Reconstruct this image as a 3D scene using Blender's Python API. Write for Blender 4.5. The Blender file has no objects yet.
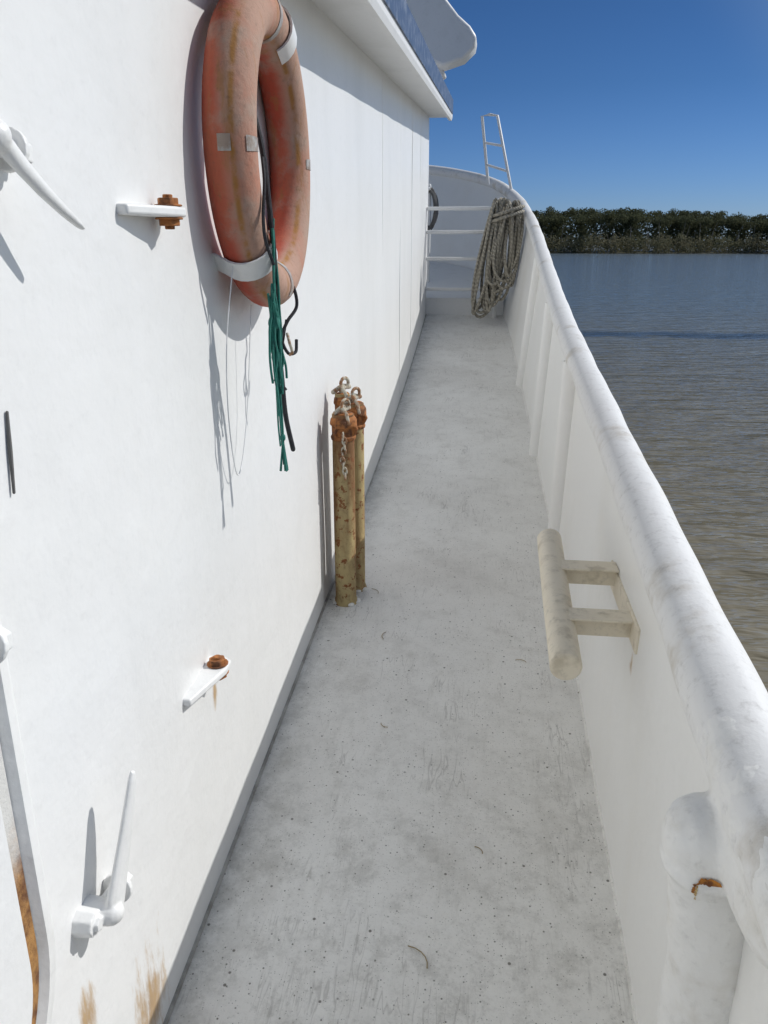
import bpy, math, random
from mathutils import Vector, Matrix
random.seed(7)
sc = bpy.context.scene
K = 0.0772
def D(y): return K*y + 0.0125*max(0.0, y-4.0)**2
WX = -0.61

# ---------------------------------------------------------------- materials
def newmat(name):
    m = bpy.data.materials.new(name); m.use_nodes = True
    nt = m.node_tree; b = nt.nodes["Principled BSDF"]
    return m, nt, b
def N(nt, t, **kw):
    n = nt.nodes.new(t)
    for k, v in kw.items(): setattr(n, k, v)
    return n
def pos_vec(nt, sx=1, sy=1, sz=1):
    g = N(nt, "ShaderNodeNewGeometry"); mp = N(nt, "ShaderNodeMapping")
    mp.inputs["Scale"].default_value = (sx, sy, sz)
    nt.links.new(g.outputs["Position"], mp.inputs["Vector"])
    return mp.outputs["Vector"]
def noise(nt, vec, scale, detail=6, rough=0.6):
    n = N(nt, "ShaderNodeTexNoise"); n.inputs["Scale"].default_value = scale
    n.inputs["Detail"].default_value = detail; n.inputs["Roughness"].default_value = rough
    nt.links.new(vec, n.inputs["Vector"]); return n.outputs["Fac"]
def mrange(nt, val, a, b, c=0.0, d=1.0, smooth=True):
    n = N(nt, "ShaderNodeMapRange")
    if smooth: n.interpolation_type = 'SMOOTHSTEP'
    for i, v in zip((1, 2, 3, 4), (a, b, c, d)): n.inputs[i].default_value = v
    nt.links.new(val, n.inputs[0]); return n.outputs[0]
def mix(nt, fac, a, b, blend='MIX'):
    n = N(nt, "ShaderNodeMix", data_type='RGBA'); n.blend_type = blend
    if isinstance(fac, float): n.inputs[0].default_value = fac
    else: nt.links.new(fac, n.inputs[0])
    for s, v in ((6, a), (7, b)):
        if isinstance(v, tuple): n.inputs[s].default_value = (*v, 1)
        else: nt.links.new(v, n.inputs[s])
    return n.outputs[2]
def math_(nt, op, a, b=None, clamp=False):
    n = N(nt, "ShaderNodeMath", operation=op); n.use_clamp = clamp
    for i, v in enumerate((a, b)):
        if v is None: continue
        if isinstance(v, (int, float)): n.inputs[i].default_value = v
        else: nt.links.new(v, n.inputs[i])
    return n.outputs[0]
def bump(nt, b, h, strength, dist=0.01, prev=None):
    n = N(nt, "ShaderNodeBump"); n.inputs["Strength"].default_value = strength
    n.inputs["Distance"].default_value = dist
    nt.links.new(h, n.inputs["Height"])
    if prev is not None: nt.links.new(prev, n.inputs["Normal"])
    nt.links.new(n.outputs[0], b.inputs["Normal"]); return n.outputs[0]

RUST = (0.30, 0.10, 0.025)
def paint(name, base, dark, amt=0.5, scale=3.0, lo=.45, hi=.75, rough=.45, bmp=.25, rust=0.0,
          st=(1, 1, 1), spots=(), lump=0.0, rustcol=RUST, fine=0.12):
    m, nt, b = newmat(name)
    v = pos_vec(nt, *st); v1 = pos_vec(nt)
    f = mrange(nt, noise(nt, v, scale, 9, .62), lo, hi)
    f = math_(nt, 'MULTIPLY', f, amt)
    col = mix(nt, f, base, dark)
    f2 = math_(nt, 'MULTIPLY', mrange(nt, noise(nt, v1, 45, 5, .7), .5, .8), fine)
    col = mix(nt, f2, col, tuple(c*.35 for c in dark))
    if rust > 0:
        rn = noise(nt, v1, scale*3.1+4, 8, .68)
        rm = mrange(nt, rn, 1-rust, 1-rust+.05)
        rc = mix(nt, noise(nt, v1, 60, 4), rustcol, tuple(c*.35 for c in rustcol))
        col = mix(nt, rm, col, rc)
    for (x, y, z, r, sz) in spots:
        g = N(nt, "ShaderNodeNewGeometry")
        s = N(nt, "ShaderNodeVectorMath", operation='SUBTRACT'); s.inputs[1].default_value = (x, y, z)
        nt.links.new(g.outputs["Position"], s.inputs[0])
        q = N(nt, "ShaderNodeVectorMath", operation='MULTIPLY'); q.inputs[1].default_value = (1, 1, 1/sz)
        nt.links.new(s.outputs[0], q.inputs[0])
        L = N(nt, "ShaderNodeVectorMath", operation='LENGTH'); nt.links.new(q.outputs[0], L.inputs[0])
        d = mrange(nt, L.outputs["Value"], 0.0, r, 1.0, 0.0, False)
        vs = pos_vec(nt, 1, 1, .25)
        nn = noise(nt, vs, 38, 6, .7)
        mm = mrange(nt, math_(nt, 'ADD', math_(nt, 'MULTIPLY', d, .55), nn), .72, 1.05)
        col = mix(nt, math_(nt, 'MULTIPLY', mm, .85), col, mix(nt, nn, (.20, .08, .02), (.60, .38, .12)))
    nt.links.new(col, b.inputs["Base Color"])
    b.inputs["Roughness"].default_value = rough
    n1 = bump(nt, b, noise(nt, v1, 90, 4, .6), bmp, .002)
    if lump: bump(nt, b, noise(nt, v1, 7, 4, .55), lump, .02, n1)
    return m

M_wall = paint("wall_paint", (.81, .81, .80), (.71, .71, .69), .6, 1.6, .38, .75, .40, .22, 0, (1, 1, .3),
               spots=[(WX, 1.13, .20, .15, 1.6), (WX, 1.02, .13, .13, 1.3), (WX, .92, .42, .07, 1.5), (WX, 1.62, .62, .04, 2)], lump=.26, fine=.08)
M_white = paint("white_paint", (.80, .80, .785), (.60, .59, .55), .4, 9, .5, .8, .42, .3, .0, lump=.2)
M_rail = paint("weathered_rail_paint", (.82, .81, .785), (.46, .40, .30), .60, 3.4, .53, .68, .5, .4, .22, lump=.22, fine=.35)
M_bul = paint("bulwark_paint", (.88, .87, .835), (.76, .73, .66), .5, 2.2, .45, .8, .4, .35, .0, (1, 1, .4), lump=.4,
              spots=[(.39, 1.80, .66, .035, 1.8), (.36, 1.0, .2, .06, 2.0)], fine=.05)
M_lump = paint("thick_bulwark_paint", (.85, .84, .805), (.64, .60, .52), .45, 10, .5, .72, .5, .6, .0, lump=.6, fine=.25)
M_soffit = paint("soffit_paint", (.78, .78, .775), (.6, .6, .58), .4, 3, rough=.5)
M_rust = paint("rusty_steel", (.42, .16, .045), (.11, .045, .02), .95, 24, .40, .62, .85, .9, .0, lump=.5)
M_oldpipe = paint("rust_stained_pipe_paint", (.44, .34, .16), (.20, .09, .03), .95, 8, .40, .62, .7, .7, .45, (1, 1, .35), lump=.5, fine=.6)
M_cream = paint("cream_worn_paint", (.80, .72, .57), (.46, .39, .27), .6, 14, .50, .70, .5, .5, .27, lump=.3, fine=.35)
M_black = paint("black_rope_fibre", (.02, .02, .025), (.05, .05, .05), .6, 80, rough=.8, bmp=.8)
M_green = paint("green_cord_fibre", (.015, .17, .13), (.01, .06, .06), .7, 60, rough=.7, bmp=.8)
M_blue = paint("dark_blue_trim", (.03, .07, .16), (.30, .34, .42), .6, 16, .45, .7, rough=.5)
M_tape = paint("worn_reflective_tape", (.46, .45, .43), (.30, .22, .17), .9, 26, .42, .60, rough=.45, fine=.6)
M_hull = paint("hull_paint", (.74, .74, .74), (.4, .36, .3), .5, 1.2)
M_shackle = paint("corroded_galvanised_metal", (.52, .48, .38), (.28, .12, .04), .9, 34, .46, .58, rough=.8)
M_litter = paint("dry_plant_litter", (.28, .20, .08), (.12, .08, .03), .6, 50)
M_dk = paint("dark_grey_matte", (.14, .135, .13), (.06, .06, .06), .7, 20, rough=.9)

def gasket_mat():
    m, nt, b = newmat("rusting_door_gap")
    g = N(nt, "ShaderNodeNewGeometry"); sp = N(nt, "ShaderNodeSeparateXYZ")
    nt.links.new(g.outputs["Position"], sp.inputs[0]); v = pos_vec(nt)
    rc = mix(nt, mrange(nt, noise(nt, v, 16, 8, .7), .4, .62), (.13, .05, .018), (.42, .22, .07))
    f = mrange(nt, math_(nt, 'ADD', sp.outputs["Z"], math_(nt, 'MULTIPLY', noise(nt, v, 9, 6), .35)), .95, 1.12, 1, 0)
    col = mix(nt, f, (.62, .61, .58), rc)
    nt.links.new(col, b.inputs["Base Color"]); b.inputs["Roughness"].default_value = .8
    bump(nt, b, noise(nt, v, 70, 5, .7), .8, .004); return m
M_gasket = gasket_mat()

def deck_mat():
    m, nt, b = newmat("worn_deck_paint")
    v = pos_vec(nt)
    big = mrange(nt, noise(nt, v, 1.5, 10, .66), .34, .70)
    col = mix(nt, big, (.87, .855, .81), (.76, .74, .695))
    med = mrange(nt, noise(nt, v, 6, 12, .78), .50, .74)
    col = mix(nt, math_(nt, 'MULTIPLY', med, .42), col, (.47, .45, .40))
    streak = mrange(nt, noise(nt, pos_vec(nt, 5, .8, 1), 5, 9, .78), .52, .72)
    col = mix(nt, math_(nt, 'MULTIPLY', streak, .32), col, (.46, .445, .39))
    g = N(nt, "ShaderNodeNewGeometry"); sp = N(nt, "ShaderNodeSeparateXYZ")
    nt.links.new(g.outputs["Position"], sp.inputs[0])
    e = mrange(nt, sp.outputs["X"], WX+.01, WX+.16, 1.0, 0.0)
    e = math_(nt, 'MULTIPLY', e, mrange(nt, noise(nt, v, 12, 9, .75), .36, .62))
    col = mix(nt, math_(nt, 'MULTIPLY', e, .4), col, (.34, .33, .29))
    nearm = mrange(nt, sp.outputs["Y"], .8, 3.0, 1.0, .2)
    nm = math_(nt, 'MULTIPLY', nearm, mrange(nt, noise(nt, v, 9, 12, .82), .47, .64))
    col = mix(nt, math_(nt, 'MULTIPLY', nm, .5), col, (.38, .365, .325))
    for sc_, th, am in ((24, .12, .9), (60, .18, .85), (150, .24, .6)):
        vo = N(nt, "ShaderNodeTexVoronoi"); vo.inputs["Scale"].default_value = sc_
        nt.links.new(v, vo.inputs["Vector"])
        s1 = mrange(nt, vo.outputs["Distance"], th*.5, th, 1, 0)
        sep = N(nt, "ShaderNodeSeparateColor"); nt.links.new(vo.outputs["Color"], sep.inputs[0])
        s2 = mrange(nt, sep.outputs[0], .60, .66)
        s = math_(nt, 'MULTIPLY', math_(nt, 'MULTIPLY', s1, s2), am)
        col = mix(nt, s, col, (.12, .11, .085))
    sc2 = mrange(nt, noise(nt, v, 120, 5, .75), .54, .72)
    col = mix(nt, math_(nt, 'MULTIPLY', sc2, .36), col, (.30, .29, .26))
    for ang, thr in ((.4, .012), (-.5, .010), (1.3, .009)):
        mp = N(nt, "ShaderNodeMapping"); mp.inputs["Rotation"].default_value = (0, 0, ang); mp.inputs["Scale"].default_value = (7, .8, 1)
        nt.links.new(g.outputs["Position"], mp.inputs["Vector"])
        nz = noise(nt, mp.outputs[0], 2.2, 3, .5)
        d = math_(nt, 'ABSOLUTE', math_(nt, 'SUBTRACT', nz, .5))
        l = mrange(nt, d, 0, thr, 1, 0)
        l = math_(nt, 'MULTIPLY', l, mrange(nt, noise(nt, v, 5, 4), .5, .66))
        col = mix(nt, math_(nt, 'MULTIPLY', l, .4), col, (.33, .31, .28))
    rs = mrange(nt, noise(nt, v, 3.3, 8, .7), .70, .76)
    col = mix(nt, math_(nt, 'MULTIPLY', rs, .5), col, (.45, .32, .12))
    nt.links.new(col, b.inputs["Base Color"]); b.inputs["Roughness"].default_value = .55
    n1 = bump(nt, b, noise(nt, v, 160, 5, .7), .6, .003)
    bump(nt, b, noise(nt, v, 4, 3, .5), .3, .02, n1)
    return m
M_deck = deck_mat()

def ring_mat():
    m, nt, b = newmat("faded_life_ring_orange")
    v = pos_vec(nt)
    g = N(nt, "ShaderNodeNewGeometry"); sp = N(nt, "ShaderNodeSeparateXYZ")
    nt.links.new(g.outputs["Position"], sp.inputs[0])
    f = mrange(nt, math_(nt, 'ADD', sp.outputs["X"], math_(nt, 'MULTIPLY', noise(nt, v, 6, 6, .6), .05)), -.535, -.495)
    col = mix(nt, f, (.44, .075, .04), (.44, .27, .20))
    p = mrange(nt, noise(nt, pos_vec(nt, 1, 1, .5), 6, 9, .62), .48, .68)
    col = mix(nt, math_(nt, 'MULTIPLY', p, .55), col, (.47, .15, .08))
    p2 = mrange(nt, noise(nt, v, 7, 9, .66), .50, .70)
    col = mix(nt, math_(nt, 'MULTIPLY', p2, .6), col, (.38, .32, .26))
    p3 = mrange(nt, noise(nt, pos_vec(nt, 1, 1, .10), 20, 8, .7), .54, .66)
    col = mix(nt, math_(nt, 'MULTIPLY', p3, .6), col, (.33, .16, .05))
    seam = math_(nt, 'ABSOLUTE', math_(nt, 'SUBTRACT', sp.outputs["X"], -.520))
    sm = math_(nt, 'MULTIPLY', mrange(nt, seam, .001, .010, 1, 0), mrange(nt, noise(nt, v, 18, 5), .34, .56))
    col = mix(nt, math_(nt, 'MULTIPLY', sm, .85), col, (.34, .15, .02))
    p4 = mrange(nt, noise(nt, v, 70, 6, .7), .5, .75)
    col = mix(nt, math_(nt, 'MULTIPLY', p4, .4), col, (.16, .10, .07))
    nt.links.new(col, b.inputs["Base Color"]); b.inputs["Roughness"].default_value = .85
    bump(nt, b, noise(nt, v, 60, 6, .7), .5, .005)
    return m
M_ring = ring_mat()

def rope_mat():
    m, nt, b = newmat("weathered_mooring_rope")
    v = pos_vec(nt)
    w = N(nt, "ShaderNodeTexWave"); w.inputs["Scale"].default_value = 14; w.inputs["Distortion"].default_value = 3
    w.bands_direction = 'DIAGONAL'; nt.links.new(v, w.inputs["Vector"])
    col = mix(nt, noise(nt, v, 12, 5), (.30, .27, .21), (.50, .46, .38))
    col = mix(nt, math_(nt, 'MULTIPLY', w.outputs["Fac"], .5), col, (.17, .155, .12))
    nt.links.new(col, b.inputs["Base Color"]); b.inputs["Roughness"].default_value = .9
    bump(nt, b, w.outputs["Fac"], .8, .006)
    return m
M_rope = rope_mat()

def water_mat():
    m, nt, b = newmat("river_water")
    v = pos_vec(nt, .6, 1.7, 1)
    col = mix(nt, noise(nt, pos_vec(nt, .03, .15, 1), 1, 4), (.190, .165, .110), (.225, .195, .135))
    g = N(nt, "ShaderNodeNewGeometry"); sp = N(nt, "ShaderNodeSeparateXYZ")
    nt.links.new(g.outputs["Position"], sp.inputs[0])
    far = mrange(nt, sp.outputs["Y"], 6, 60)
    col = mix(nt, far, col, (.17, .215, .25))  # sky reflection put into the base colour: distant water tinted blue-grey
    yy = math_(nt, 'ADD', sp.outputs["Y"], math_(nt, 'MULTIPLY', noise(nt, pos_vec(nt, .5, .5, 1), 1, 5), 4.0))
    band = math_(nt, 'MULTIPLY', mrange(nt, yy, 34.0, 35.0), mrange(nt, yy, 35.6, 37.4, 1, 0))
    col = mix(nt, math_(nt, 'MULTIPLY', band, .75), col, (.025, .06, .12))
    nt.links.new(col, b.inputs["Base Color"])
    b.inputs["Roughness"].default_value = .08; b.inputs["IOR"].default_value = 1.33
    n1 = bump(nt, b, noise(nt, v, 1.7, 3, .5), 1.0, .20)
    bump(nt, b, noise(nt, v, .6, 2, .5), 1.0, .16, n1)
    return m
M_water = water_mat()

def leaf_mat(name, a, c_, hi, sc_):
    m, nt, b = newmat(name)
    v = pos_vec(nt)
    c = mix(nt, mrange(nt, noise(nt, v, sc_, 4), .35, .65), a, c_)
    g = N(nt, "ShaderNodeNewGeometry")
    c = mix(nt, math_(nt, 'MULTIPLY', g.outputs["Random Per Island"], .4), c, hi)
    nt.links.new(c, b.inputs["Base Color"]); b.inputs["Roughness"].default_value = .9
    b.inputs["Specular IOR Level"].default_value = .15
    tr = N(nt, "ShaderNodeBsdfTranslucent"); nt.links.new(c, tr.inputs["Color"])
    ms = N(nt, "ShaderNodeMixShader"); ms.inputs[0].default_value = .5
    nt.links.new(b.outputs[0], ms.inputs[1]); nt.links.new(tr.outputs[0], ms.inputs[2])
    nt.links.new(ms.outputs[0], nt.nodes["Material Output"].inputs["Surface"])
    return m
M_leaf = leaf_mat("mangrove_foliage", (.105, .120, .058), (.140, .150, .072), (.14, .14, .085), .10)
M_reed = leaf_mat("shore_scrub_foliage", (.20, .20, .11), (.26, .235, .14), (.26, .24, .16), .2)
M_mud = paint("mud_bank", (.10, .095, .06), (.06, .06, .04), .7, .2)

# ---------------------------------------------------------------- mesh building
class MB:
    def __init__(s): s.v = []; s.f = []
    def add(s, v, f):
        o = len(s.v); s.v += [Vector(p) for p in v]; s.f += [tuple(i+o for i in q) for q in f]; return s
    def box(s, c, d, rot=None):
        c = Vector(c); vs = []
        for i in (-1, 1):
            for j in (-1, 1):
                for k in (-1, 1):
                    p = Vector((i*d[0]/2, j*d[1]/2, k*d[2]/2))
                    if rot: p = rot @ p
                    vs.append(c+p)
        return s.add(vs, [(0, 1, 3, 2), (4, 6, 7, 5), (0, 4, 5, 1), (2, 3, 7, 6), (0, 2, 6, 4), (1, 5, 7, 3)])
    def ball(s, c, r, n=16):
        c = Vector(c); vs = []; fs = []
        for i in range(n+1):
            th = math.pi*i/n
            for k in range(n*2):
                a = math.pi*k/n; vs.append(c+Vector((r[0]*math.sin(th)*math.cos(a), r[1]*math.sin(th)*math.sin(a), r[2]*math.cos(th))))
        for i in range(n):
            for k in range(n*2): k2 = (k+1) % (n*2); fs.append((i*2*n+k, i*2*n+k2, (i+1)*2*n+k2, (i+1)*2*n+k))
        return s.add(vs, fs)
    def tube(s, pts, r, seg=12, closed=False, dome=False):
        pts = [Vector(p) for p in pts]; n = len(pts)
        rs = r if isinstance(r, (list, tuple)) else [r]*n
        if dome and not closed:
            def cap(p, d, rr): return [(p+d*rr*math.sin(a), rr*math.cos(a)) for a in (math.radians(25), math.radians(50), math.radians(72), math.radians(86))]
            d0 = (pts[0]-pts[1]).normalized(); d1 = (pts[-1]-pts[-2]).normalized()
            A = cap(pts[0], d0, rs[0])[::-1]; B = cap(pts[-1], d1, rs[-1])
            pts = [a[0] for a in A]+pts+[b[0] for b in B]; rs = [a[1] for a in A]+list(rs)+[b[1] for b in B]; n = len(pts)
        T = []
        for i in range(n):
            a = pts[(i-1) % n] if (closed or i > 0) else pts[i]
            c = pts[(i+1) % n] if (closed or i < n-1) else pts[i]
            T.append((c-a).normalized())
        up = Vector((0, 0, 1)) if abs(T[0].z) < .9 else Vector((1, 0, 0))
        u = (up - T[0]*up.dot(T[0])).normalized(); vs = []
        for i in range(n):
            u = (u - T[i]*u.dot(T[i])).normalized(); w = T[i].cross(u)
            for k in range(seg):
                a = 2*math.pi*k/seg
                vs.append(pts[i]+(u*math.cos(a)+w*math.sin(a))*rs[i])
        fs = []
        for i in range(n if closed else n-1):
            j = (i+1) % n
            for k in range(seg):
                k2 = (k+1) % seg
                fs.append((i*seg+k, i*seg+k2, j*seg+k2, j*seg+k))
        if not closed:
            fs.append(tuple(range(seg))[::-1]); fs.append(tuple((n-1)*seg+k for k in range(seg)))
        return s.add(vs, fs)
    def prism(s, poly, off):
        n = len(poly); off = Vector(off); p = [Vector(q) for q in poly]
        return s.add(p+[q+off for q in p], [tuple(range(n))[::-1], tuple(range(n, 2*n))]+[(i, (i+1) % n, (i+1) % n+n, i+n) for i in range(n)])
    def obj(s, name, mat, origin=(0, 0, 0), parent=None, smooth=True, bevel=0, remesh=0, it=14):
        o = Vector(origin); me = bpy.data.meshes.new(name)
        me.from_pydata([tuple(v-o) for v in s.v], [], s.f); me.update()
        me.materials.append(mat)
        import bmesh
        bm = bmesh.new(); bm.from_mesh(me); bmesh.ops.recalc_face_normals(bm, faces=bm.faces); bm.to_mesh(me); bm.free()
        ob = bpy.data.objects.new(name, me); sc.collection.objects.link(ob)
        if parent:
            ob.parent = parent; pw = Vector((0, 0, 0)); q = parent
            while q: pw += q.location; q = q.parent
            ob.location = o-pw
        else: ob.location = o
        if remesh:
            r = ob.modifiers.new("remesh", 'REMESH'); r.mode = 'VOXEL'; r.voxel_size = remesh; r.use_smooth_shade = True
            sm = ob.modifiers.new("smooth", 'SMOOTH'); sm.factor = .6; sm.iterations = it
            return ob
        if bevel:
            b = ob.modifiers.new("bevel", 'BEVEL'); b.width = bevel; b.segments = 3; b.limit_method = 'ANGLE'; b.angle_limit = math.radians(40)
        if smooth:
            me.polygons.foreach_set("use_smooth", [True]*len(me.polygons))
            if hasattr(me, "set_sharp_from_angle"): me.set_sharp_from_angle(angle=math.radians(42))
        return ob
def empty(name, loc, label, cat, group=None):
    e = bpy.data.objects.new(name, None); e.location = loc; e.empty_display_size = .1
    sc.collection.objects.link(e); tag(e, label, cat, group); return e
def tag(o, label=None, cat=None, group=None, kind=None):
    if label: o["label"] = label
    if cat: o["category"] = cat
    if group: o["group"] = group
    if kind: o["kind"] = kind
def catmull(P, n):
    P = [Vector(p) for p in P]; Q = [P[0]*2-P[1]]+P+[P[-1]*2-P[-2]]; out = []
    for i in range(1, len(Q)-2):
        for j in range(n):
            t = j/n; a, b, c, d = Q[i-1], Q[i], Q[i+1], Q[i+2]
            out.append(.5*((2*b)+(c-a)*t+(2*a-5*b+4*c-d)*t*t+(3*b-a-3*c+d)*t**3))
    out.append(P[-1]); return out
def X(p): return Vector((p[0], p[1], D(p[1])+p[2]))

# ---------------------------------------------------------------- bulwark path
TOPC = [(.398, -3, .87), (.398, 0, .87), (.40, 1, .872), (.405, 2, .885), (.405, 4, .92), (.412, 6, .98), (.41, 7.4, 1.0), (.38, 8.4, 1.0), (.27, 9.3, 1.03), (-.02, 10.0, 1.08), (-.6, 10.45, 1.12), (-1.6, 10.75, 1.15), (-3.0, 10.9, 1.15)]
BASC = [(.375, -3, 0), (.375, 0, 0), (.375, 1, 0), (.375, 2, 0), (.37, 4, 0), (.325, 6, 0), (.27, 7.4, 0), (.20, 8.4, 0), (.06, 9.2, 0), (-.22, 9.8, 0), (-.8, 10.15, 0), (-1.7, 10.4, 0), (-3.0, 10.5, 0)]
tops = [X(p) for p in catmull(TOPC, 14)]; bases = [X(p) for p in catmull(BASC, 14)]
def basex(y):
    for a, b in zip(bases, bases[1:]):
        if a.y <= y <= b.y: t = (y-a.y)/max(1e-6, b.y-a.y); return a.x+(b.x-a.x)*t
    return bases[-1].x

# deck
ys = [-3+i*(8.55+3)/60 for i in range(61)]
mb = MB(); nx = 6; vs = []; fs = []
for y in ys:
    for i in range(nx+1):
        x = WX-.02+(basex(y)+.01-(WX-.02))*i/nx; vs.append((x, y, D(y)))
for j in range(60):
    for i in range(nx): a = j*(nx+1)+i; fs.append((a, a+1, a+nx+2, a+nx+1))
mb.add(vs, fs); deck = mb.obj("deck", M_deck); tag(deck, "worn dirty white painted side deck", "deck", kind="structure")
mb = MB(); vs = []; fs = []
yf = [8.55+i*(10.2-8.55)/20 for i in range(21)]
for y in yf: vs += [(-3.2, y, D(y)+.17), (basex(y)+.01, y, D(y)+.17)]
for j in range(20): fs.append((2*j, 2*j+1, 2*j+3, 2*j+2))
o = len(vs); vs += [(-3.2, 8.55, D(8.55)-.1), (basex(8.55)+.01, 8.55, D(8.55)-.1)]; fs.append((0, 1, o+1, o))
mb.add(vs, fs); fd = mb.obj("foredeck", M_white, smooth=False); tag(fd, "white raised step to the foredeck", "deck", kind="structure")

# bulwark
bw = empty("bulwark", (.39, 2, D(2)), "white steel bulwark with rounded pipe rail along the deck", "bulwark")
mb = MB(); n = len(tops); vs = []; fs = []
for i in range(n):
    a = bases[i]; t = tops[i]
    tg = (tops[min(i+1, n-1)]-tops[max(i-1, 0)]); tg.z = 0; tg.normalize(); out = Vector((tg.y, -tg.x, 0))*.016
    lo = a-Vector((0, 0, .04))
    mid = a.lerp(t, .5)
    vs += [lo, mid, t, t+out, mid+out, lo+out]
for i in range(n-1):
    for k in range(6):
        k2 = (k+1) % 6; fs.append((i*6+k, i*6+k2, (i+1)*6+k2, (i+1)*6+k))
fs += [tuple(range(6)), tuple((n-1)*6+k for k in range(6))[::-1]]
mb.add(vs, fs); mb.obj("plate", M_bul, bw.location, bw)
def railr(y): return .054+.008*max(0, min(1, (2.4-y)/1.3))+.0014*math.sin(y*7.3)+.001*math.sin(y*17)
rt = []
for a, b in zip(tops, tops[1:]):
    m_ = 3 if a.y < 4 else 1
    for i in range(m_): rt.append(a.lerp(b, i/m_))
rt.append(tops[-1])
mb = MB(); mb.tube(rt, [railr(t.y) for t in rt], 28); rail = mb.obj("rail", M_rail, bw.location, bw); rail["label"] = "weathered pipe rail with dirt and worn paint"
def lookup(y, arr):
    for a, b in zip(arr, arr[1:]):
        if a.y <= y <= b.y: t = (y-a.y)/(b.y-a.y); return a.lerp(b, t)
for y in (3.55, 4.9, 6.4):
    a = lookup(y, bases); b = lookup(y, tops)
    mb = MB(); a2 = a+Vector((.006, 0, -.01)); b2 = b+Vector((.0, 0, -.03))
    mb.tube([a2, a2.lerp(b2, .5), b2], [.050, .056, .058], 24)
    mb.obj("rib", M_bul, a, bw)
mb = MB(); mb.tube([p+Vector((.002, 0, .0)) for p in bases[:90]], .007, 8); mb.obj("weld_bead", M_deck, bw.location, bw)

# hull below
hl = MB(); vs = []; fs = []
for i in range(n):
    tg = (bases[min(i+1, n-1)]-bases[max(i-1, 0)]); tg.z = 0; tg.normalize(); out = Vector((tg.y, -tg.x, 0))
    b = bases[i]+out*.02; t = Vector((b.x, b.y, bases[i].z+.02))
    vs += [t, t+out*.03+Vector((0, 0, -.12)), Vector((b.x, b.y, -1.0))-out*.05, Vector((b.x, b.y, -2.6))-out*.2]
for i in range(n-1):
    for k in range(3): fs.append((i*4+k, i*4+k+1, (i+1)*4+k+1, (i+1)*4+k))
hl.add(vs, fs); hull = hl.obj("ship_hull", M_hull, (.4, 2, -2)); tag(hull, "white painted steel ship hull above the river", "ship hull")

# ---------------------------------------------------------------- deckhouse
dh = empty("deckhouse", (WX, 3, D(3)), "white painted steel deckhouse side with overhanging roof edge", "deckhouse")
def lift(y): return .055*(1-y/8.6)
mb = MB(); NW = 116; ysw = [-3+i*11.6/NW for i in range(NW+1)]; vs = []; fs = []
for y in ysw:
    for k in range(9):
        t = k/8; z0 = D(y)-.03; z1 = K*y+2.2+lift(y)
        wob = 0.004*math.sin(y*5.1+1)*math.sin(t*3.1)+.003*math.sin(y*9+t*7)
        vs.append((WX+wob*math.sin(math.pi*t), y, z0+(z1-z0)*t))
for j in range(NW):
    for k in range(8): a = j*9+k; fs.append((a, a+9, a+10, a+1))
mb.add(vs, fs)
y = 8.6; mb.add([(WX, y, D(y)-.03), (-3.2, y, D(y)-.03), (-3.2, y, K*y+2.2), (WX, y, K*y+2.2)], [(0, 1, 2, 3)])
y = -3; mb.add([(WX, y, D(y)-.03), (-3.2, y, D(y)-.03), (-3.2, y, K*y+2.2), (WX, y, K*y+2.2)], [(3, 2, 1, 0)])
mb.obj("wall", M_wall, dh.location, dh)
def lin(x, y, h): return Vector((x, y, K*y+h+lift(y)))
def loff(y1): return lin(0, y1, 0)-lin(0, -3, 0)
prof = [(-3.2, 2.135), (-.44, 2.135), (-.425, 2.105), (-.40, 2.105), (-.392, 2.13), (-.392, 2.20), (-.41, 2.225), (-3.2, 2.26)]
mb = MB(); mb.prism([lin(x, -3, h) for x, h in prof], loff(8.78)); mb.obj("roof_overhang", M_soffit, dh.location, dh, smooth=False)
mb = MB(); mb.prism([lin(x, -3, h) for x, h in [(-.40, 2.16), (-.384, 2.16), (-.384, 2.285), (-.40, 2.285)]], loff(8.7)); mb.obj("roof_trim", M_blue, dh.location, dh, smooth=False)
pr = [(-1.5, 4.5), (-.98, 3.72), (-.78, 3.40), (-.62, 3.23), (-.47, 3.165), (-.28, 3.22), (-.18, 3.31), (-.165, 3.40), (-.23, 3.49), (-.34, 3.58), (-.48, 3.74), (-.62, 4.0), (-1.0, 4.6)]
mb = MB(); mb.prism([(x, 8.25, z) for x, z in pr], (0, .4, .03)); mb.obj("bridge_wing", M_white, dh.location, dh, bevel=.03)
pr2 = [(-1.6, 4.5), (-1.1, 3.62), (-.86, 3.25), (-.68, 3.12), (-.54, 3.10), (-.46, 3.14), (-.50, 3.22), (-.62, 3.36), (-.8, 3.6), (-1.2, 4.5)]
mb = MB(); mb.prism([(x, 8.60, z+.02) for x, z in pr2], (0, .3, .02)); mb.obj("wing_bracket", M_soffit, dh.location, dh, bevel=.02)
for y in (4.9, 5.9, 6.8, 7.6):
    mb = MB(); mb.tube([(WX-.002, y, D(y)+.02), (WX-.002, y, K*y+2.12)], .0045, 8); mb.obj("weld_seam", M_wall, (WX, y, D(y)), dh)
mb = MB(); v = []; f = []
for y in ysw: v += [(WX+.008, y, D(y)+.001), (WX+.006, y, D(y)+.006), (WX-.005, y, D(y)+.009)]
for j in range(len(ysw)-1):
    for k in range(2): a = j*3+k; f.append((a, a+3, a+4, a+1))
mb.add(v, f); mb.obj("base_strip", paint("grey_base_strip", (.46, .45, .41), (.20, .19, .16), .8, 9, .4, .65), dh.location, dh)  # narrow dark grey strip along the foot of the wall

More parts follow.
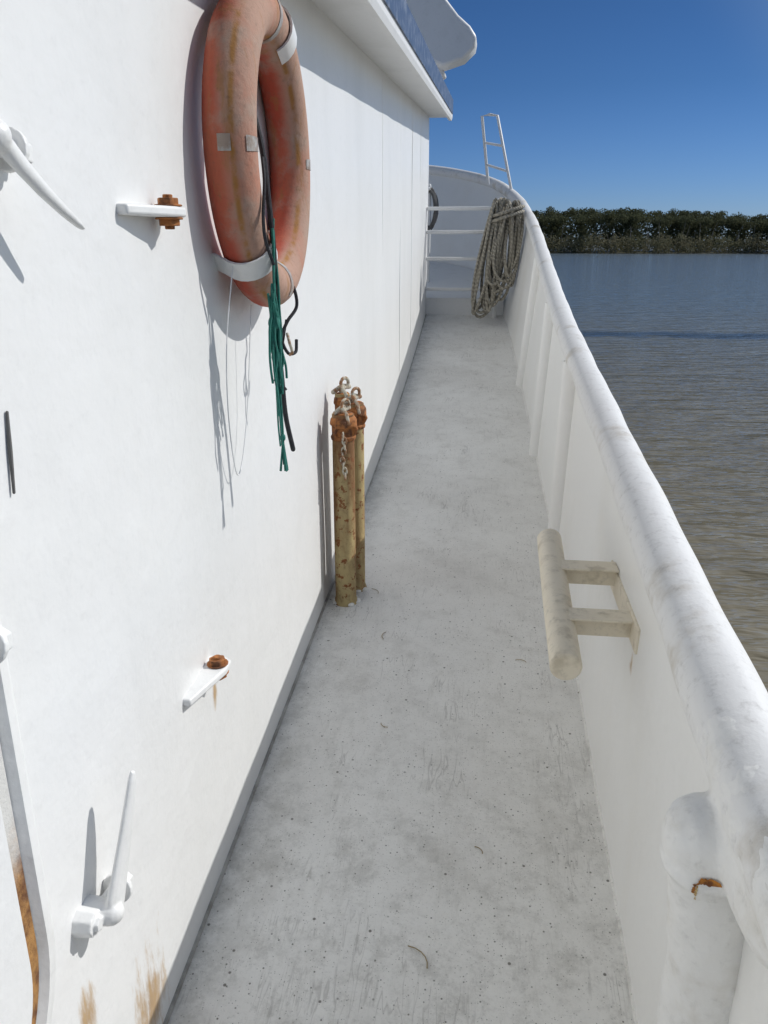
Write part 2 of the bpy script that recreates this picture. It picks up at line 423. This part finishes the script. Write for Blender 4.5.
def rrect(y0, y1, z0, z1, r, n=8):
    out = []
    for (cy, cz, a0) in ((y1-r, z0+r, -90), (y1-r, z1-r, 0), (y0+r, z1-r, 90), (y0+r, z0+r, 180)):
        for i in range(n+1): a = math.radians(a0+90*i/n); out.append((cy+r*math.cos(a), cz+r*math.sin(a)))
    return out
mb = MB(); mb.prism([(WX+.004, y, z) for y, z in rrect(-.065, .778, .495, 2.065, .21, 18)], (.020, 0, 0))
door = mb.obj("door", M_wall, (WX, .36, .47), dh, bevel=.008)
mb = MB(); fi = rrect(-.085, .808, .465, 2.08, .24, 18); fo = rrect(-.12, .862, .412, 2.13, .29, 18); nf = len(fo)
vs = [(WX-.002, y, z) for y, z in fo]+[(WX+.014, y, z) for y, z in rrect(-.112, .850, .424, 2.122, .28, 18)]+[(WX+.020, y, z) for y, z in rrect(-.104, .838, .436, 2.11, .268, 18)]+[(WX+.021, y, z) for y, z in rrect(-.095, .822, .452, 2.09, .254, 18)]+[(WX+.0, y, z) for y, z in fi]
fs = []
for L in range(4):
    for i in range(nf): j = (i+1) % nf; fs.append((L*nf+i, L*nf+j, (L+1)*nf+j, (L+1)*nf+i))
mb.add(vs, fs); mb.obj("frame", M_white, door.location+dh.location, door)
mb = MB()
oq = rrect(-.088, .812, .462, 2.085, .244, 14); iq = rrect(-.06, .775, .498, 2.06, .208, 14); nn_ = len(oq)
mb.add([(WX+.010, y, z) for y, z in oq]+[(WX+.010, y, z) for y, z in iq], [(i, (i+1) % nn_, (i+1) % nn_+nn_, i+nn_) for i in range(nn_)])
g = mb.obj("gasket", M_gasket, door.location+dh.location, door); g["label"] = "rusty gap around door"
def dog(py, pz, ty, tz, tx=-.545, th=1.0):
    mb = MB()
    mb.tube([(WX-.005, py-.028, pz+.004), (WX+.028, py-.028, pz+.004)], [.025, .021], 8)
    mb.tube([(WX+.026, py-.028, pz+.004), (WX+.036, py-.028, pz+.004)], [.014, .012], 6)
    mb.tube([(WX-.005, py, pz), (WX+.040, py, pz)], [.024, .021], 16, dome=True)
    mb.tube([(WX+.022, py+.010, pz), (WX+.022, py+.056, pz-.008)], .014, 14)
    mb.tube([(WX+.022, py+.054, pz-.008), (WX+.022, py+.064, pz-.010)], .027, 18)
    mb.tube([(WX+.022, py+.066, pz-.010), (WX+.022, py+.084, pz-.012)], .021, 6)
    mb.tube([(WX+.022, py+.083, pz-.012), (WX+.022, py+.095, pz-.013)], .010, 10)
    a = Vector((WX+.040, py+.01, pz)); b = Vector((tx, ty, tz)); d = (b-a); L = d.length; d.normalize()
    w = Vector((0, d.z, -d.y)).normalized(); q = d.cross(w)
    prof_ = [(0, .024, .013), (.10, .026, .011), (.25, .024, .009), (.5, .020, .008), (.75, .015, .007), (.93, .010, .006), (1.0, .005, .004)]
    vs = []; fs = []; seg = 14
    for t, rw, rq in prof_:
        c = a+d*L*t+w*(.006*math.sin(t*3.1))
        for k in range(seg): an = 2*math.pi*k/seg; vs.append(c+w*rw*th*math.cos(an)+q*rq*math.sin(an))
    for i in range(len(prof_)-1):
        for k in range(seg): k2 = (k+1) % seg; fs.append((i*seg+k, i*seg+k2, (i+1)*seg+k2, (i+1)*seg+k))
    fs += [tuple(range(seg))[::-1], tuple((len(prof_)-1)*seg+k for k in range(seg))]
    mb.add(vs, fs)
    return mb.obj("door_handle", M_white, (WX, py, pz), door, remesh=.002, it=3)
dog(.965, .605, 1.05, .82, -.548, 1.1)
dog(.945, 1.765, 1.07, 1.665, -.535, .5)
dog(.745, 1.19, .75, 1.40, -.55, .8)
mb = MB(); mb.tube([(WX+.002, .950, 1.44), (WX+.002, .944, 1.39), (WX+.002, .938, 1.335)], [.002, .003, .002], 8, dome=True); mb.obj("dark_line", M_dk, (WX, .95, 1.4), door)  # thin dark rod standing for a dark line on the wall

def lug(y, z):
    pl = [(WX-.01, y-.15), (WX+.02, y-.15), (WX+.055, y-.01), (WX+.055, y+.03), (WX+.035, y+.045), (WX-.01, y+.045)]
    mb = MB(); mb.prism([(px, py, z-.009) for px, py in pl], (0, 0, .018))
    r = mb.obj("lug", M_white, (WX, y, z), dh, bevel=.005)
    mb = MB(); c = Vector((WX+.030, y+.005, z))
    mb.tube([c+Vector((0, 0, -.030)), c+Vector((0, 0, .030))], .009, 12)
    for s in (-1, 1):
        mb.tube([c+Vector((0, 0, s*.010)), c+Vector((0, 0, s*.024))], .020, 6)
        mb.tube([c+Vector((0, 0, s*.0095)), c+Vector((0, 0, s*.013))], .025, 14)
    bo = mb.obj("bolt", M_rust, (WX, y, z), r, bevel=.003, smooth=True); bo["label"] = "rusty bolt and nuts"
lug(1.49, 1.70); lug(1.565, .715)

# ---------------------------------------------------------------- life ring
RC = Vector((-.547, 2.065, 1.845)); RM = .300; TR = .057; YAW = math.radians(1.5)
ea = Vector((-math.sin(YAW), math.cos(YAW), 0)); en = Vector((math.cos(YAW), math.sin(YAW), 0)); ez = Vector((0, 0, 1))
lr = empty("life_ring", RC-Vector((0, 0, .36)), "faded orange life ring hung on white wall brackets", "life ring")
def torus_arc(a0, a1, n, tr, mbx, closed=False, b0_=0, b1_=360):
    vs = []; fs = []; seg = 24; cnt = n if closed else n+1; full = (b1_-b0_) >= 360
    ns = seg if full else seg+1
    for i in range(cnt):
        a = a0+(a1-a0)*i/n; rad = ea*math.cos(a)+ez*math.sin(a); c = RC+rad*RM
        dent = 1+.02*math.sin(a*5+1)+.015*math.sin(a*11)
        for k in range(ns):
            b = math.radians(b0_+(b1_-b0_)*k/seg); vs.append(c+rad*tr*dent*math.cos(b)+en*tr*.98*math.sin(b))
    for i in range(n):
        j = (i+1) % cnt
        for k in range(seg): k2 = (k+1) % ns; fs.append((i*ns+k, i*ns+k2, j*ns+k2, j*ns+k))
    mbx.add(vs, fs)
mb = MB(); torus_arc(0, 2*math.pi, 90, TR, mb, True); mb.obj("ring", M_ring, lr.location, lr)
for a, b_, c_ in ((0, 60, 115), (90, 60, 190), (180, 50, 128), (180, -12, 16), (270, 60, 190)):
    mb = MB(); a = math.radians(a+1); torus_arc(a-.045, a+.045, 6, TR+.0012, mb, False, b_, c_); mb.obj("reflective_band", M_tape, lr.location, lr)
for a, sp_ in ((226, .80), (70, .95)):
    a = math.radians(a); rad = ea*math.cos(a)+ez*math.sin(a); tg = -ea*math.sin(a)+ez*math.cos(a)
    c = RC+rad*RM; vs = []; fs = []; path = []; w0 = c+rad*(TR*.6); path.append(Vector((WX-.002, w0.y, w0.z)))
    for i in range(12):
        b = math.radians(-40+i*18.5*sp_+(0))
        path.append(c+rad*(TR+.008)*1.03*math.cos(b)+en*(TR+.008)*math.sin(b))
    for p in path:
        inn = (c-p).normalized()
        for s, t in ((-1, 0), (1, 0), (1, 1), (-1, 1)): vs.append(p+tg*.027*s+inn*(.005*t))
    for i in range(len(path)-1):
        for k in range(4): k2 = (k+1) % 4; fs.append((i*4+k, i*4+k2, (i+1)*4+k2, (i+1)*4+k))
    fs += [(0, 1, 2, 3), tuple(len(vs)-4+k for k in range(4))[::-1]]
    mb = MB(); mb.add(vs, fs)
    mb.obj("ring_bracket", M_white, (WX, c.y, c.z), dh)
Y0 = 1.83
mb = MB(); mb.tube(catmull([(-.545, Y0+.09, 2.05), (-.520, Y0+.03, 1.95), (-.492, Y0+.01, 1.84), (-.482, Y0+.006, 1.74), (-.476, Y0+.01, 1.64), (-.478, Y0+.02, 1.54), (-.482, Y0+.035, 1.44), (-.482, Y0+.06, 1.34), (-.480, Y0+.075, 1.24), (-.468, Y0+.09, 1.15)], 8), .0062, 8, dome=True)
mb.obj("hanging_rope", M_black, lr.location, lr)
mb = MB(); mb.tube(catmull([(-.488, Y0-.005, 1.82), (-.478, Y0-.035, 1.77), (-.480, Y0-.05, 1.70), (-.480, Y0-.04, 1.65), (-.472, Y0-.01, 1.60)], 8), .0038, 7); mb.obj("rope_loop", M_black, lr.location, lr)
rg = random.Random(5)
mb = MB()
def strand(z0, z1, r, sx, sy, x0=-.480):
    P = []; nst = 7; px, py = rg.uniform(-sx, sx)*.3, rg.uniform(-sy, sy)*.3
    for i in range(nst):
        t = i/(nst-1); px += rg.uniform(-sx, sx)*.55; py += rg.uniform(-sy, sy)*.55
        px = max(-sx, min(sx, px)); py = max(-sy*1.2, min(sy*1.2, py))
        P.append((x0+px+.004*t, Y0+.002+py+.012*t, z0+(z1-z0)*t))
    mb.tube(catmull(P, 4), r, 6)
for i in range(3): strand(rg.uniform(1.66, 1.72), rg.uniform(1.36, 1.42), .0030, .006, .010, -.476)
for i in range(20): strand(rg.uniform(1.50, 1.56), rg.uniform(1.25, 1.38), .0030, .010, .026)
for i in range(3): strand(1.50, rg.uniform(1.16, 1.20), .0022, .004, .008)
mb.tube(catmull([(-.476, Y0+.008, 1.34), (-.474, Y0+.014, 1.24), (-.474, Y0+.016, 1.16), (-.474, Y0+.016, 1.13)], 6), .0032, 6)
for i in range(9):
    ox = rg.uniform(-.009, .009); oy = rg.uniform(-.013, .013)
    mb.tube(catmull([(-.474, Y0+.015, 1.195), (-.474+ox, Y0+.016+oy, 1.115)], 2), .0020, 5)
mb.ball((-.474, Y0+.015, 1.198), (.007, .007, .010), 6)
mb.ball((-.480, Y0+.004, 1.47), (.014, .018, .020), 8)
mb.obj("green_cord", M_green, lr.location, lr)
mb = MB()
mb.tube(catmull([(-.565, 2.40, 1.95), (-.535, 2.425, 1.92), (-.52, 2.43, 1.88), (-.53, 2.41, 1.85)], 8), .005, 7)
mb.obj("lashing", M_black, lr.location, lr)
def w2(pts, n=8): return catmull([(p[0]-.056, p[1]-.10, p[2]) for p in pts], n)
mb = MB(); mb.tube(w2([(-.475, 2.14, 1.60), (-.445, 2.20, 1.55), (-.435, 2.215, 1.49), (-.455, 2.185, 1.45), (-.468, 2.17, 1.41), (-.455, 2.18, 1.37), (-.44, 2.205, 1.37), (-.44, 2.22, 1.40)]), .0045, 7)
mb.obj("lashing", M_black, lr.location, lr)
mb = MB(); mb.tube(w2([(-.458, 2.188, 1.455), (-.468, 2.165, 1.37), (-.468, 2.15, 1.30), (-.46, 2.165, 1.275)]), .0032, 7)
mb.obj("lashing", M_black, lr.location, lr)
mb = MB(); mb.tube(w2([(-.455, 2.18, 1.42), (-.445, 2.16, 1.40), (-.44, 2.165, 1.375), (-.45, 2.18, 1.365)]), .004, 7)
mb.obj("hook", M_shackle, lr.location, lr)
mb = MB(); mb.tube(catmull([(-.56, 1.80, 1.60), (-.575, 1.765, 1.42), (-.585, 1.78, 1.24), (-.59, 1.84, 1.10), (-.588, 1.93, 1.22), (-.575, 1.98, 1.50)], 8), .0014, 5)
mb.obj("thin_line", M_soffit, lr.location, lr)

# ---------------------------------------------------------------- vent pipes
def ventpipe(x, y, r, h, label, chain=False, valve=0, mat=M_oldpipe, big=1.0, seed=1):
    base = Vector((x, y, D(y))); e = empty("vent_pipe", base, label, "pipe")
    mb = MB(); mb.tube([base-Vector((0, 0, .01)), base+Vector((0, 0, .006)), base+Vector((0, 0, .022)), base+Vector((0, 0, h*.5)), base+Vector((0, 0, h))], [r*1.22, r*1.14, r, r*1.01, r], 24); mb.obj("pipe", mat, base, e)
    r_ = random.Random(seed); mb = MB()
    for i in range(7):
        a = i*.9+r_.random(); mb.ball(base+Vector((r*1.05*math.cos(a), r*1.05*math.sin(a), .002)), (.016, .016, .006+.008*r_.random()), 6)
    mb.obj("paint_crust", M_deck, base, e, remesh=.003, it=4)
    t = base+Vector((0, 0, h-.10)); mb = MB(); q = r*big
    mb.tube([t, t+Vector((0, 0, .014)), t+Vector((0, 0, .016)), t+Vector((0, 0, .055)), t+Vector((.001, 0, .057)), t+Vector((.002, .001, .080)), t+Vector((.001, 0, .104))], [q*1.10, q*1.18, q*1.04, q*1.06, q*1.26, q*1.20, q*.8], 14)
    mb.tube([t+Vector((q*.9, -.01, .02)), t+Vector((q*1.25, -.015, .045)), t+Vector((q*.9, -.01, .07))], .009, 8, dome=True)
    mb.tube([t+Vector((-q*.5, -q*.9, .01)), t+Vector((-q*.6, -q*1.15, .03)), t+Vector((-q*.4, -q*.9, .05))], .008, 8, dome=True)
    mb.box(t+Vector((0, -q*1.05, .066)), (q*.9, .018, .026))
    mb.obj("cap", M_rust, base, e, remesh=.003, it=2)
    top = base+Vector((0, 0, h))
    if valve:
        mb = MB(); k_ = valve
        mb.tube([top-Vector((0, 0, .01)), top+Vector((0, 0, .03*k_))], .013, 12)
        mb.tube([top+Vector((-.03, -.03, .010))*k_, top+Vector((.0, .0, .030))*1, top+Vector((.02, .045, .020))*k_], .010*k_, 8, dome=True)
        c = top+Vector((.01, .0, .042*k_))
        mb.tube([c+Vector((.012*math.cos(a), .018*math.cos(a), .020*math.sin(a)))*1 for a in [i*math.pi/7 for i in range(14)]], .0070*k_, 8, closed=True)
        mb.tube([top+Vector((.0, -.02, .03)), top+Vector((.02, -.035, .005)), top+Vector((.028, -.04, -.03))], .007, 8, dome=True)
        mb.obj("shackle", M_shackle, base, e)
    if chain:
        mb = MB(); p = top+Vector((r*.2, -r*1.28, -.075))
        for i in range(9):
            c = p+Vector((.005*math.sin(i), .008*min(i, 2)/2, -i*.020)); u = Vector((1, 0, 0)) if i % 2 else Vector((0, 1, 0))
            mb.tube([c+u*.008*math.cos(a)+Vector((0, 0, 1))*.0145*math.sin(a) for a in [k*math.pi/6 for k in range(12)]], .0036, 6, closed=True)
        mb.obj("chain", M_shackle, base, e)
    return e
ventpipe(-.525, 2.98, .043, .79, "rusty capped vent pipe with dangling chain on deck", chain=True, valve=.85)
ventpipe(-.503, 3.10, .041, .80, "rust stained vent pipe with shackle beside white wall", valve=.95, seed=2)
ventpipe(-.553, 3.13, .030, .83, "slim rusty pipe standing between two vent pipes", valve=1.0, seed=3)

# ---------------------------------------------------------------- cleat
cz = D(1.95)+.60
cl = empty("mooring_cleat", (.40, 2.0, cz), "cream painted round bar cleat on two arms welded to bulwark", "cleat")
mb = MB(); mb.tube([(.217, 1.645, D(1.645)+.60), (.217, 1.65, D(1.65)+.60), (.22, 2.0, D(2)+.60), (.225, 2.34, D(2.34)+.60)], [.034, .037, .037, .037], 24); mb.obj("bar", M_cream, cl.location, cl, bevel=.004)
for y in (1.84, 2.11):
    z = D(y)+.60
    mb = MB(); mb.box((.314, y, z), (.162, .018, .050)); mb.box((.314, y, z+.028), (.162, .066, .007)); mb.obj("arm", M_cream, (.39, y, z), cl, bevel=.003)
mb = MB(); rot = Matrix.Rotation(math.radians(2), 3, 'Y'); mb.box((.394, 1.975, cz-.005), (.010, .44, .066), rot); mb.obj("base_plate", M_cream, cl.location, cl, bevel=.003)

# ---------------------------------------------------------------- domed post merging into bulwark
b0 = Vector((.385, .97, D(.97)))
vp = empty("domed_pipe", b0, "thickly painted white domed pipe merging into the bulwark rail", "pipe")
C = Vector((.334, .955, .862))
mb = MB()
mb.tube([b0-Vector((0, 0, .01)), Vector((.388, .97, b0.z+.30)), Vector((.376, .968, C.z-.22)), Vector((.350, .960, C.z-.08)), C], [.080, .074, .064, .056, .056], 32)
mb.ball(C, (.058, .060, .060), 20)
mb.ball(C+Vector((.004, 0, -.042)), (.062, .062, .024), 16)
mb.ball(C+Vector((.045, -.01, .02)), (.055, .075, .06), 16)
mb.ball((.388, .86, C.z+.01), (.050, .15, .07), 16)
mb.tube([lookup(y_, tops)+Vector((-.002, 0, 0)) for y_ in (-.8, -.4, 0.02, .3, .6, .8, 1.02, 1.15, 1.3)], [.058, .060, .061, .061, .061, .061, .061, .060, .058], 24, dome=True)
pob = mb.obj("pipe", M_lump, b0, vp, remesh=.005, it=16)
tx = bpy.data.textures.new("lumps", 'CLOUDS'); tx.noise_scale = .05; tx.noise_depth = 2
dm = pob.modifiers.new("displace", 'DISPLACE'); dm.texture = tx; dm.strength = .007; dm.mid_level = .5; dm.texture_coords = 'LOCAL'
M_crack = paint("orange_rust_streak", (.50, .20, .03), (.14, .05, .02), .9, 60, .42, .6, .9, .8)
M_stain = paint("yellow_rust_stain", (.62, .48, .24), (.45, .26, .08), .9, 60, .42, .6, .9, .8)
def strip(pts, w, mat, off=.0012):
    mb = MB(); P = catmull(pts, 8); vs = []; fs = []
    for i, p in enumerate(P):
        d = (P[min(i+1, len(P)-1)]-P[max(i-1, 0)]).normalized(); nrm = Vector((-.34, -.94, 0)); s = d.cross(nrm).normalized()
        ww = w*(.35+.65*abs(math.sin(i*.9+.4)))*(.4+.6*math.sin(math.pi*min(1, (i+2)/(len(P)+2))))
        vs += [p-s*ww, p, p+s*ww]
    for i in range(len(P)-1):
        for k in range(2): a = i*3+k; fs.append((a, a+1, a+4, a+3))
    mb.add(vs, fs); ob = mb.obj("rust_crack", mat, b0, vp)
    sw = ob.modifiers.new("shrinkwrap", 'SHRINKWRAP'); sw.target = pob; sw.wrap_mode = 'ABOVE_SURFACE'; sw.offset = off
def cyl(a, z, r=.068): a = math.radians(a); return (C.x+r*math.cos(a), C.y+r*math.sin(a), C.z+z)
strip([cyl(-114, -.034), cyl(-104, -.026), cyl(-94, -.026), cyl(-84, -.022), cyl(-74, -.021)], .0024, M_crack, .0020)
strip([cyl(-112, -.031), cyl(-113, -.044), cyl(-114, -.056)], .0022, M_crack, .0016)
strip([cyl(-109, -.032), cyl(-110, -.05), cyl(-111, -.075)], .0030, M_stain, .0008)

# ---------------------------------------------------------------- far railing, rope, frame
ry = 8.47
rl = empty("railing", (-.2, ry, D(ry)), "white four bar pipe railing closing the deck end", "railing")
mb = MB(); mb.tube([(.10, ry, D(ry)-.01), (.10, ry, D(ry)+1.12)], .024, 14, dome=True); mb.obj("post", M_white, rl.location, rl)
for h in (.28, .575, .83, 1.05):
    mb = MB(); mb.box(((WX+.10)/2, ry, D(ry)+h), (.10-WX, .07, .034)); mb.obj("bar", M_white, (-.2, ry, D(ry)+h), rl, bevel=.008)

rg = random.Random(11)
mb = MB()
for i in range(22):
    q = i/21
    top = Vector((.17+.18*(q-.5)+rg.uniform(-.03, .03), 8.22+rg.uniform(-.08, .10), D(8.3)+1.13+rg.uniform(-.03, .03)))
    bot = Vector((.06+.28*(q-.5)+rg.uniform(-.05, .05), 8.18+rg.uniform(-.08, .08), D(8.3)+.08+.34*q*q+rg.uniform(-.03, .14)))
    ax = (top-bot)/2; c = (top+bot)/2; wd_ = rg.uniform(.05, .15); th = rg.uniform(-.35, .35)
    lat = Vector((math.cos(th), math.sin(th), .1*rg.uniform(-1, 1))); pts = []; ph = rg.uniform(0, 6)
    for k in range(32):
        a = 2*math.pi*k/32
        w = wd_*(.76-.20*math.cos(a))
        pts.append(c+ax*math.cos(a)+lat*w*math.sin(a)+Vector((.014*math.sin(2*a+ph), .015*math.cos(2*a+ph), 0)))
    mb.tube(pts, .0140, 8, closed=True)
for j in range(2):
    c = Vector((.17, 8.22, D(8.3)+1.04-.045*j))
    mb.tube([c+Vector((.16*math.cos(a), .13*math.sin(a), .05*math.cos(a))) for a in [k*math.pi/8 for k in range(16)]], .0145, 8, closed=True)
rc = mb.obj("rope_coil", M_rope, (.1, 8.25, D(8.3))); tag(rc, "coil of thick grey mooring rope hung at the railing", "rope")
mb = MB()
for i in range(6):
    c = Vector((-.64+rg.uniform(-.02, .02), 9.2+rg.uniform(-.04, .04), D(9.2)+.93)); a1 = rg.uniform(.06, .09); b1 = rg.uniform(.16, .22)
    mb.tube([c+Vector((a1*math.cos(a), .02*math.sin(a*2+i), b1*math.sin(a))) for a in [k*math.pi/12 for k in range(24)]], .015, 8, closed=True)
o2 = mb.obj("rope_coil", M_dk, (-.64, 9.2, D(9.2))); tag(o2, "small dark rope coil hung on a white post beside deckhouse", "rope")
mb = MB(); mb.tube([(-.64, 9.2, D(9.2)+.165), (-.64, 9.2, D(9.2)+1.16)], .022, 12, dome=True); mb.tube([(-.64, 9.2, D(9.2)+1.12), (-.64, 9.12, D(9.2)+1.13)], .015, 10, dome=True); o3 = mb.obj("rope_post", M_white, (-.64, 9.2, D(9.2))); tag(o3, "short white steel post holding a dark rope coil", "post")

fr = empty("boarding_ladder", (.1, 9.5, 2.2), "small white tubular ladder frame standing on the bow bulwark", "ladder")
A0, A1 = Vector((-.015, 9.75, 2.25)), Vector((-.11, 9.6, 2.93)); B0, B1 = Vector((.25, 9.40, 2.12)), Vector((.055, 9.6, 2.93))
mb = MB(); mb.tube([A0, A1, A1.lerp(B1, .5)+Vector((0, 0, .012)), B1, B0], .016, 10); mb.obj("frame", M_white, fr.location, fr)
for t in (.30, .62):
    mb = MB(); mb.tube([A0.lerp(A1, t), B0.lerp(B1, t)], .013, 8); mb.obj("rung", M_white, A0.lerp(A1, t), fr)

def twig(x, y, L, seed):
    r = random.Random(seed); a = r.uniform(0, 6); p = []
    for i in range(6):
        t = i/5; p.append((x+L*t*math.cos(a+t*.9), y+L*t*math.sin(a+t*.9), D(y+L*t*math.sin(a+t*.9))+.004))
    mb = MB(); mb.tube(p, .0013, 5); o = mb.obj("twig", M_litter, (x, y, D(y))); tag(o, "thin dry brown twig lying on deck", "twig", "twigs on the deck")
for i, (x, y, L) in enumerate([(-.07, 1.36, .07), (.05, 1.7, .03), (-.33, 2.75, .05), (-.28, 2.2, .03), (.2, 2.6, .04), (-.4, 3.05, .05)]): twig(x, y, L, i+3)

# ---------------------------------------------------------------- water, shore, trees
WZ = -1.9
mb = MB(); mb.add([(-1500, -800, WZ), (1500, -800, WZ), (1500, 2500, WZ), (-1500, 2500, WZ)], [(0, 1, 2, 3)])
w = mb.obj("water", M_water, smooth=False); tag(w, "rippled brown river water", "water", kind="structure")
def shoreY(x): return 250+6*math.sin(x*.03)+3*math.sin(x*.11)-.05*x
mb = MB(); vs = []; fs = []
xs = [-700+i*20 for i in range(76)]
for x in xs:
    s = shoreY(x); vs += [(x, s-1, WZ-.3), (x, s+1, WZ+.1), (x, s+12, WZ+.7), (x, 2400, WZ+1.5)]
for i in range(len(xs)-1):
    for k in range(3): fs.append((i*4+k, (i+1)*4+k, (i+1)*4+k+1, i*4+k+1))
mb.add(vs, fs); ld = mb.obj("ground", M_mud); tag(ld, "low muddy river bank", "ground", kind="structure")

def foliage(name, mat, specs, label, cat):
    vs = []; fs = []; r = random.Random(21)
    for (cx, cy, cz_, rx, ry_, rz, n, s) in specs:
        for _ in range(n):
            while True:
                p = Vector((r.uniform(-1, 1), r.uniform(-1, 1), r.uniform(-1, 1)))
                if p.length < 1: break
            c = Vector((cx+p.x*rx, cy+p.y*ry_, cz_+p.z*rz))
            a = Vector((r.uniform(-1, 1), r.uniform(-1, 1), r.uniform(-1, 1))).normalized(); b = a.orthogonal().normalized()
            ss = s*r.uniform(.5, 1.3); o = len(vs)
            vs += [c+a*ss, c+b*ss*.7, c-a*ss*.9, c-b*ss*.6]; fs.append((o, o+1, o+2, o+3))
    me = bpy.data.meshes.new(name); me.from_pydata([tuple(v) for v in vs], [], fs); me.materials.append(mat)
    ob = bpy.data.objects.new(name, me); sc.collection.objects.link(ob); tag(ob, label, cat, kind="stuff"); return ob
rg = random.Random(2); sp = []
x = -40
while x < 160:
    for row in range(2):
        xx = x+rg.uniform(-2, 2); yy = shoreY(xx)+12+row*9+rg.uniform(-3, 3); H = rg.uniform(12.6, 13.8)*(1 if row else .86)
        H *= 1+.05*math.sin(xx*.06)+.03*math.sin(xx*.21)
        for c in range(6):
            rr_ = rg.uniform(1.3, 2.4)
            sp.append((xx+rg.uniform(-3, 3), yy+rg.uniform(-2, 2), WZ+H-rr_*.7-rg.uniform(0, 2.0), rr_, rr_, rr_*.7, 140, .30))
        sp.append((xx, yy, WZ+H*.45, 3.4, 2.5, H*.42, 420, .45))
    x += 3.2
foliage("mangrove_trees", M_leaf, sp, "distant dark green mangrove wood along the river bank", "trees")
sp = []; x = -40
while x < 160:
    xx = x+rg.uniform(-1, 1); H = rg.uniform(3.5, 6.0)
    sp.append((xx, shoreY(xx)+2+rg.uniform(-2, 2), WZ+H*.48, 2.0, 2.0, H*.55, 200, .30)); x += 1.4
foliage("shore_scrub", M_reed, sp, "pale green scrub along the waterline", "scrub")
mb = MB()
for i in range(90):
    xx = -40+i*2.2+rg.uniform(-.8, .8); yy = shoreY(xx)+rg.uniform(3, 8); H = rg.uniform(4, 9)
    mb.tube([(xx, yy, WZ), (xx+rg.uniform(-.6, .6), yy, WZ+H*.5), (xx+rg.uniform(-1, 1), yy, WZ+H)], [.12, .09, .05], 5)
tk = mb.obj("wood_trunks", paint("pale_bark", (.22, .19, .15), (.1, .08, .06), .6, 1.0)); tag(tk, "thin pale trunks inside the distant mangrove wood", "tree trunks", kind="stuff")

# ---------------------------------------------------------------- light
S = Vector((1, .5, .90)).normalized()
el = math.asin(S.z); az = math.atan2(S.x, S.y)
wd = bpy.data.worlds.new("World"); sc.world = wd; wd.use_nodes = True; nt = wd.node_tree
bg = nt.nodes["Background"]; sky = nt.nodes.new("ShaderNodeTexSky"); sky.sky_type = 'NISHITA'; sky.sun_disc = False
sky.sun_elevation = el; sky.sun_rotation = az; sky.air_density = 1.0; sky.dust_density = .1; sky.ozone_density = 4.0
tc = nt.nodes.new("ShaderNodeTexCoord"); sx = nt.nodes.new("ShaderNodeSeparateXYZ"); nt.links.new(tc.outputs["Generated"], sx.inputs[0])
cr = nt.nodes.new("ShaderNodeValToRGB"); nt.links.new(sx.outputs["Z"], cr.inputs[0])
e = cr.color_ramp.elements; e[0].position = 0.0; e[0].color = (.36, .50, .86, 1); e[1].position = 1.0; e[1].color = (.95, .76, .62, 1)
for p, c in ((.06, (.30, .45, .78, 1)), (.16, (.22, .37, .60, 1)), (.30, (.19, .33, .51, 1)), (.6, (.92, .78, .66, 1))):
    q = e.new(p); q.color = c
dt = nt.nodes.new("ShaderNodeVectorMath"); dt.operation = 'DOT_PRODUCT'; dt.inputs[1].default_value = tuple(S); nt.links.new(tc.outputs["Generated"], dt.inputs[0])
gl = mrange(nt, dt.outputs["Value"], .60, 1.0)
fac = mix(nt, gl, cr.outputs[0], (2.8, 2.05, 1.45))
fin = mix(nt, 1.0, sky.outputs[0], fac, 'MULTIPLY')
nt.links.new(fin, bg.inputs[0]); bg.inputs[1].default_value = .10
ld_ = bpy.data.lights.new("sun", 'SUN'); ld_.energy = 3.2; ld_.angle = math.radians(.5); ld_.color = (1, .98, .945)
so = bpy.data.objects.new("sun", ld_); sc.collection.objects.link(so); so.rotation_euler = S.to_track_quat('Z', 'Y').to_euler(); so.location = (5, 3, 8)

cam = bpy.data.cameras.new("camera"); cam.lens = 28; cam.sensor_width = 36; cam.clip_start = .02; cam.clip_end = 5000
co = bpy.data.objects.new("camera", cam); sc.collection.objects.link(co); co.location = (0, 0, 1.65)
co.rotation_euler = (math.radians(90-18.8), 0, math.radians(7.0)); sc.camera = co
sc.view_settings.view_transform = 'Standard'; sc.view_settings.look = 'None'; sc.view_settings.exposure = 0
